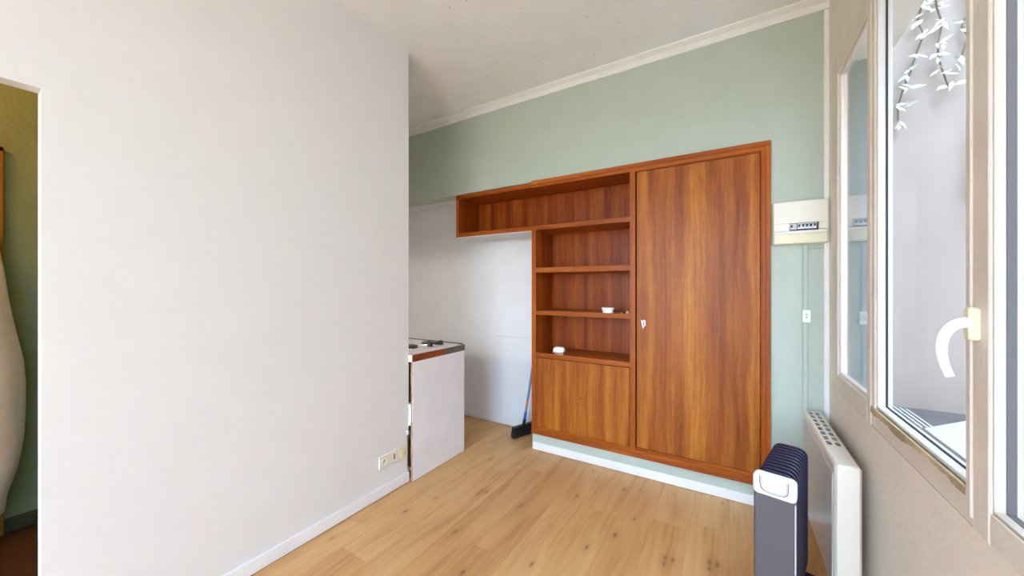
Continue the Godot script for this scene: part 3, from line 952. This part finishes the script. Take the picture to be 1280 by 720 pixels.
func heaters() -> void:
	# flat convector on the window wall
	var c := thing("convector", "white flat panel convector heater mounted under the corner window", "heater")
	var x0 := 0.348
	var x1 := 0.430
	var z0 := -2.702
	var z1 := -1.925
	var prof := PackedVector2Array()
	prof.append(V2(x1, 0.115))
	prof.append(V2(x1, 0.645))
	for i in 4: prof.append(V2(x1 - 0.010, 0.650) + Vector2.from_angle(PI / 2 * i / 3.0) * 0.010)
	for i in 7: prof.append(V2(x0 + 0.022, 0.638) + Vector2.from_angle(PI / 2 + PI / 2 * i / 6.0) * 0.022)
	prof.append(V2(x0 - 0.002, 0.40))
	prof.append(V2(x0, 0.14))
	for i in 4: prof.append(V2(x0 + 0.02, 0.135) + Vector2.from_angle(PI + PI / 2 * i / 3.0) * 0.02)
	var body := CSGCombiner3D.new()
	body.name = "body"
	c.add_child(body, true)
	var pg := CSGPolygon3D.new()
	pg.name = "shell"
	pg.polygon = prof
	pg.depth = z1 - z0 - 0.05
	pg.position = V(0, 0, z1 - 0.025)
	pg.material = M.heater_enamel
	body.add_child(pg)
	for row in 2:
		for k in 8:
			var b := CSGBox3D.new()
			b.name = "slot_%d_%d" % [row, k]
			b.operation = CSGShape3D.OPERATION_SUBTRACTION
			b.size = V(0.018, 0.06, 0.044)
			b.position = V(x0 + 0.026 + row * 0.030, 0.655, -2.645 + k * 0.066)
			b.material = M.slot_grey
			body.add_child(b)
	var st := st_new()
	prism(st, prof, V(0, 0, z1 - 0.026), Vector3.RIGHT, Vector3.UP, Vector3.BACK, 0.026, 0.008)
	obj("end_cap", st.commit(), M.heater_enamel, c)
	st = st_new()
	prism(st, prof, V(0, 0, z0), Vector3.RIGHT, Vector3.UP, Vector3.BACK, 0.026, 0.008)
	obj("end_cap", st.commit(), M.heater_enamel, c)
	bx("front_panel", V(x0 - 0.004, 0.15, z0 + 0.03), V(x0 + 0.004, 0.615, z1 - 0.03), M.heater_front, c, 0.003)
	for z in [-2.55, -2.32]:
		bx("wall_bracket", V(x1 - 0.002, 0.25, z), V(WX, 0.52, z + 0.04), M.heater_enamel, c, 0.002)

	# oil-filled radiator on the floor
	var r := thing("oil_radiator", "dark blue oil-filled radiator with a grey end plate and white handle standing before the convector", "heater", V(0.135, 0, -1.748), deg_to_rad(-13.2))
	var W := 0.132
	var fin := st_new()
	prism(fin, round_rect(W, 0.545, 0.038, 6), Vector3.ZERO, Vector3.RIGHT, Vector3.UP, Vector3.BACK, 0.009, 0.0035)
	var fm := fin.commit()
	for k in 11:
		obj("fin", fm, M.fin, r, V(0, 0.362, -0.052 - k * 0.0345))
	for yy in [0.16, 0.56]:
		st = st_new()
		tube(st, [V(0, yy, -0.03), V(0, yy, -0.40)], [0.030], 16)
		obj("oil_tube", st.commit(), M.fin, r)
	# control end
	st = st_new()
	prism(st, round_rect(W + 0.004, 0.56, 0.022, 5), V(0, 0.345, -0.032), Vector3.RIGHT, Vector3.UP, Vector3.BACK, 0.032, 0.006)
	obj("end_plate", st.commit(), M.rad_plate, r)
	st = st_new()
	prism(st, round_rect(W + 0.008, 0.084, 0.018, 5), V(0, 0.590, -0.034), Vector3.RIGHT, Vector3.UP, Vector3.BACK, 0.038, 0.006)
	var cap := obj("handle_cap", st.commit(), M.white_plastic, r)
	cap.set_meta("label", "white cap with a moulded grip")
	st = st_new()
	var hp := []
	for i in 13:
		var a := PI + PI * i / 12.0
		var p := Vector2(cos(a), sin(a))
		hp.append(V(0.042 * signf(p.x) * pow(absf(p.x), 0.6), 0.602 + 0.034 * -pow(absf(p.y), 0.6), 0.0045))
	hp.push_front(V(-0.042, 0.622, 0.0045))
	hp.append(V(0.042, 0.622, 0.0045))
	tube(st, hp, [0.0036], 8)
	obj("grip", st.commit(), M.grey_plastic, cap)
	st = st_new()
	tube(st, hp.map(func(p: Vector3) -> Vector3: return V(p.x * 1.10, p.y - 0.004 * (1.0 if absf(p.x) < 0.04 else 0.0), 0.0035)), [0.0018], 6)
	obj("groove", st.commit(), M.rad_plate, cap)
	bx("edge_strip", V(W / 2 - 0.002, 0.09, -0.004), V(W / 2 + 0.003, 0.545, 0.001), M.grey_plastic, r, 0.001)
	for zz in [-0.06, -0.36]:
		bx("foot", V(-0.11, 0.05, zz - 0.02), V(0.11, 0.085, zz + 0.02), M.black, r, 0.004)
		for sx in [-1, 1]:
			st = st_new()
			prism(st, circle(0.026, 16), V(sx * 0.10 - 0.009, 0.026, zz), Vector3.BACK, Vector3.UP, Vector3.RIGHT, 0.018, 0.003)
			obj("wheel", st.commit(), M.black, r)
	# its cord wound at the far foot
	var cd := thing("radiator_cord", "dark cord lying on the floor between the two heaters", "cord")
	st = st_new()
	tube(st, [V(0.345, 0.009, -1.62), V(0.352, 0.008, -1.74), V(0.342, 0.008, -1.86), V(0.36, 0.008, -1.98), V(0.375, 0.008, -2.1), V(0.41, 0.008, -2.2)], [0.007], 8)
	obj("flex", st.commit(), M.black, cd)

func wall_fittings() -> void:
	# fuse box on the back wall
	var f := thing("fuse_box", "cream fuse box with a row of breakers on the sage wall right of the wardrobe", "fuse box", V(0.332, 1.757, BZ))
	var x := 0.128
	bx("casing", V(-x, -0.128, 0), V(x + 0.004, 0.128, 0.030), M.ivory_plastic, f, 0.004)
	# lid split in upper cover (with opening), slanted groove and lower flap
	bx("lower_flap", V(-x + 0.003, -0.124, 0.028), V(x, -0.066, 0.042), M.cream_plastic, f, 0.004)
	var cv := boxes("cover", [[V(-x + 0.003, -0.004, 0.028), V(x, 0.124, 0.042)], [V(-x + 0.003, -0.050, 0.028), V(-0.048, -0.004, 0.042)], [V(0.086, -0.046, 0.028), V(x, -0.004, 0.042)]], M.ivory_plastic, f, 0.002)
	bx("ledge", V(-x + 0.003, -0.066, 0.026), V(x, -0.048, 0.036), M.pale_plastic, f, 0.002)
	bx("breaker_bay", V(-0.048, -0.050, 0.024), V(0.088, -0.004, 0.030), M.pale_plastic, f, 0)
	for k in 5:
		var bk := bx("breaker", V(-0.010 + k * 0.018, -0.040, 0.029), V(0.0065 + k * 0.018, -0.006, 0.036), M.white_plastic, f, 0.001)
		var st := st_new()
		prism(st, PackedVector2Array([V2(-0.006, 0.006), V2(0.006, 0.006), V2(0.003, -0.009), V2(-0.003, -0.009)]), V(-0.002 + k * 0.018, -0.020, 0.035), Vector3.RIGHT, Vector3.UP, Vector3.BACK, 0.007, 0.001)
		obj("toggle", st.commit(), M.toggle, bk)
		obj("stripe", box_mesh(V(-0.009 + k * 0.018, -0.013, 0.0355), V(0.006 + k * 0.018, -0.011, 0.0366), 0), M.toggle, bk)
	var ms := bx("main_switch", V(-0.046, -0.042, 0.029), V(-0.014, -0.006, 0.035), M.grey_plastic, f, 0.001)
	var st := st_new()
	prism(st, PackedVector2Array([V2(-0.005, 0.005), V2(0.005, 0.005), V2(0.002, -0.010), V2(-0.002, -0.010)]), V(-0.037, -0.020, 0.034), Vector3.RIGHT, Vector3.UP, Vector3.BACK, 0.006, 0.001)
	obj("toggle", st.commit(), M.toggle, ms)
	for q in [[-0.115, 0.095], [0.112, 0.100], [-0.113, -0.105], [0.112, -0.095]]:
		st = st_new()
		prism(st, circle(0.005, 10), V(q[0], q[1], 0.0405), Vector3.RIGHT, Vector3.UP, Vector3.BACK, 0.002)
		obj("screw", st.commit(), M.pale_plastic, f)
	# cable trunking down the wall, painted over
	tag(bx("cable_trunking", V(0.350, 0.07, BZ), V(0.374, 1.628, BZ + 0.012), M.sage, null, 0.003), "sage painted vertical cable trunking below the fuse box", "trunking")
	st = st_new()
	tube(st, [V(0.376, 1.600, BZ + 0.004), V(0.40, 1.604, BZ + 0.004), V(0.435, 1.602, BZ + 0.004), V(0.442, 1.612, BZ + 0.004), V(0.443, 1.628, BZ + 0.004)], [0.004], 6)
	tag(obj("thin_cable", st.commit(), M.sage), "thin painted cable running from the trunking up to the fuse box corner", "cable")
	var s := thing("wall_switch", "small white rocker switch on the painted trunking", "switch", V(0.366, 1.205, BZ + 0.011))
	st = st_new()
	prism(st, round_rect(0.040, 0.076, 0.006, 4), Vector3.ZERO, Vector3.RIGHT, Vector3.UP, Vector3.BACK, 0.012, 0.003)
	obj("plate", st.commit(), M.white_plastic, s)
	st = st_new()
	prism(st, round_rect(0.016, 0.036, 0.007, 4), V(0, 0, 0.011), Vector3.RIGHT, Vector3.UP, Vector3.BACK, 0.004, 0.001)
	obj("rocker", st.commit(), M.pale_plastic, s)
	st = st_new()
	for q in [-0.008, 0.008]:
		prism(st, circle(0.0028, 8), V(0, q, 0.0145), Vector3.RIGHT, Vector3.UP, Vector3.BACK, 0.001)
	obj("pin_hole", st.commit(), M.toggle, s)

	# socket strip low on the partition
	var k := thing("wall_socket", "white double wall plate with a round socket low on the partition", "socket", V(LX, 0.228, -1.647))
	st = st_new()
	prism(st, round_rect(0.158, 0.084, 0.006, 4), Vector3.ZERO, Vector3.FORWARD, Vector3.UP, Vector3.RIGHT, 0.010, 0.003)
	obj("plate", st.commit(), M.ivory_plastic, k)
	st = st_new()
	lathe(st, [V2(0.024, 0.0), V2(0.024, 0.003), V2(0.020, 0.0032), V2(0.017, -0.006), V2(0.001, -0.006)], V(0.0095, 0, 0.040), 20, Basis(Vector3.BACK, -PI / 2))
	obj("socket_well", st.commit(), M.pale_plastic, k)
	st = st_new()
	for q in [-0.008, 0.008]: prism(st, circle(0.0028, 8), V(0.004, 0, 0.040 + q), Vector3.FORWARD, Vector3.UP, Vector3.RIGHT, 0.001)
	prism(st, circle(0.0028, 8), V(0.004, 0.010, 0.040), Vector3.FORWARD, Vector3.UP, Vector3.RIGHT, 0.010)
	obj("contact", st.commit(), M.toggle, k)
	bx("switch_slot", V(0.009, -0.016, -0.046), V(0.0115, 0.020, -0.038), M.slot_dark, k, 0.0005)
	var k2 := thing("light_switch", "yellowed rocker switch beside the white socket, next to the cabinet", "switch", V(LX, 0.226, -1.768))
	st = st_new()
	prism(st, round_rect(0.080, 0.080, 0.006, 4), Vector3.ZERO, Vector3.FORWARD, Vector3.UP, Vector3.RIGHT, 0.011, 0.003)
	obj("plate", st.commit(), M.cream_plastic, k2)
	st = st_new()
	prism(st, round_rect(0.044, 0.056, 0.004, 4), V(0.010, 0, 0), Vector3.FORWARD, Vector3.UP, Vector3.RIGHT, 0.005, 0.0015)
	obj("rocker", st.commit(), M.cream_plastic, k2)
	bx("slot", V(0.0145, -0.014, -0.012), V(0.0156, 0.014, -0.009), M.slot_dark, k2, 0)

func small_things() -> void:
	# white tub on the third shelf
	var t := thing("plastic_tub", "small round white tub with a wider lid on the middle shelf", "tub", V(-0.822, 1.180, -2.765))
	var st := st_new()
	lathe(st, [V2(0.001, 0.0), V2(0.037, 0.0), V2(0.0395, 0.003), V2(0.040, 0.026), V2(0.001, 0.026)], Vector3.ZERO, 28)
	obj("body", st.commit(), M.white_plastic, t)
	st = st_new()
	lathe(st, [V2(0.040, 0.022), V2(0.0465, 0.022), V2(0.0465, 0.038), V2(0.043, 0.041), V2(0.001, 0.041)], Vector3.ZERO, 28)
	obj("lid", st.commit(), M.white_plastic, t)
	# two beige crumbs near it
	st = st_new()
	lathe(st, [V2(0.001, 0.0), V2(0.010, 0.001), V2(0.014, 0.008), V2(0.012, 0.016), V2(0.006, 0.020), V2(0.001, 0.021)], Vector3.ZERO, 14)
	var peg := obj("cork", st.commit(), M.beige_bit, null, V(-0.674, 1.1795, -2.758))
	tag(peg, "tiny beige cork at the right end of the middle shelf", "cork")
	st = st_new()
	lathe(st, [V2(0.001, 0.0), V2(0.006, 0.001), V2(0.007, 0.005), V2(0.003, 0.009), V2(0.001, 0.0095)], Vector3.ZERO, 10)
	tag(obj("crumb", st.commit(), M.beige_bit, null, V(-0.715, 1.1795, -2.757)), "brown crumb just left of the cork on the middle shelf", "crumb")
	# white adapter on the lowest shelf
	var a := thing("plug_adapter", "rounded white plug adapter resting on the lowest open shelf", "adapter", V(-1.232, 0.826, -2.772), deg_to_rad(8))
	st = st_new()
	prism(st, round_rect(0.094, 0.048, 0.022, 6), V(0, 0.034, -0.022), Vector3.RIGHT, Vector3.UP, Vector3.BACK, 0.044, 0.006)
	obj("body", st.commit(), M.white_plastic, a)
	st = st_new()
	prism(st, round_rect(0.066, 0.006, 0.002, 3), V(0.006, 0.003, -0.018), Vector3.RIGHT, Vector3.UP, Vector3.BACK, 0.036, 0.001)
	obj("base", st.commit(), M.chrome, a)
	for q in [-0.016, 0.016]:
		st = st_new()
		tube(st, [V(q, 0.005, 0.01), V(q, 0.012, 0.01)], [0.0045], 8)
		obj("pin", st.commit(), M.black, a)
	st = st_new()
	for q in [[0.022, 0.042], [0.0, 0.040], [-0.02, 0.036]]: prism(st, circle(0.0032, 8), V(q[0], q[1], 0.0212), Vector3.RIGHT, Vector3.UP, Vector3.BACK, 0.0014)
	obj("socket_hole", st.commit(), M.grey_plastic, a)
	st = st_new()
	prism(st, round_rect(0.008, 0.030, 0.003, 3), V(-0.047, 0.022, -0.012), Vector3.RIGHT, Vector3.UP, Vector3.BACK, 0.024, 0.002)
	obj("latch", st.commit(), M.ivory_plastic, a)
	# screws/brackets are too small; broom leaning in the recess
	var hc := V(-1.672, 0.0, -2.950)
	var ang := atan2(-(-3.036 + 2.84), (-1.636 + 1.712))
	var b := thing("broom", "black bristle broom with a blue and grey pole leaning in the recess by the shelves", "broom", hc, ang)
	st = st_new()
	prism(st, round_rect(0.25, 0.030, 0.008, 3), V(0, 0.085, -0.022), Vector3.RIGHT, Vector3.UP, Vector3.BACK, 0.044, 0.006)
	obj("head", st.commit(), M.black, b)
	st = st_new()
	var r := RandomNumberGenerator.new()
	r.seed = 3
	for i in 26:
		for j in 4:
			var x := -0.118 + 0.236 * i / 25.0
			var z := -0.016 + 0.032 * j / 3.0
			tube(st, [V(x, 0.075, z), V(x * 1.05 + r.randf_range(-0.003, 0.003), 0.035, z * 1.25), V(x * 1.10 + r.randf_range(-0.004, 0.004), 0.001, z * 1.55 + r.randf_range(-0.003, 0.003))], [0.0042, 0.004, 0.0032], 5)
	obj("bristles", st.commit(), M.bristle, b).set_meta("kind", "stuff")
	var inv := b.transform.affine_inverse()
	var p0 := inv * V(-1.668, 0.095, -2.950)
	var p1 := inv * V(-1.482, 1.12, -2.930)
	var seg := func(u: float, v: float, rad: float, m: Material, nm: String) -> void:
		var s2 := st_new()
		tube(s2, [p0.lerp(p1, u), p0.lerp(p1, v)], [rad], 12)
		obj(nm, s2.commit(), m, b)
	seg.call(0.0, 0.06, 0.016, M.black, "socket")
	seg.call(0.05, 0.125, 0.0135, M.blue_plastic, "sleeve")
	seg.call(0.12, 0.185, 0.0115, M.pole_grey, "pole")
	seg.call(0.18, 0.225, 0.0125, M.orange_plastic, "collar")
	seg.call(0.22, 1.0, 0.0115, M.pole_grey, "pole")
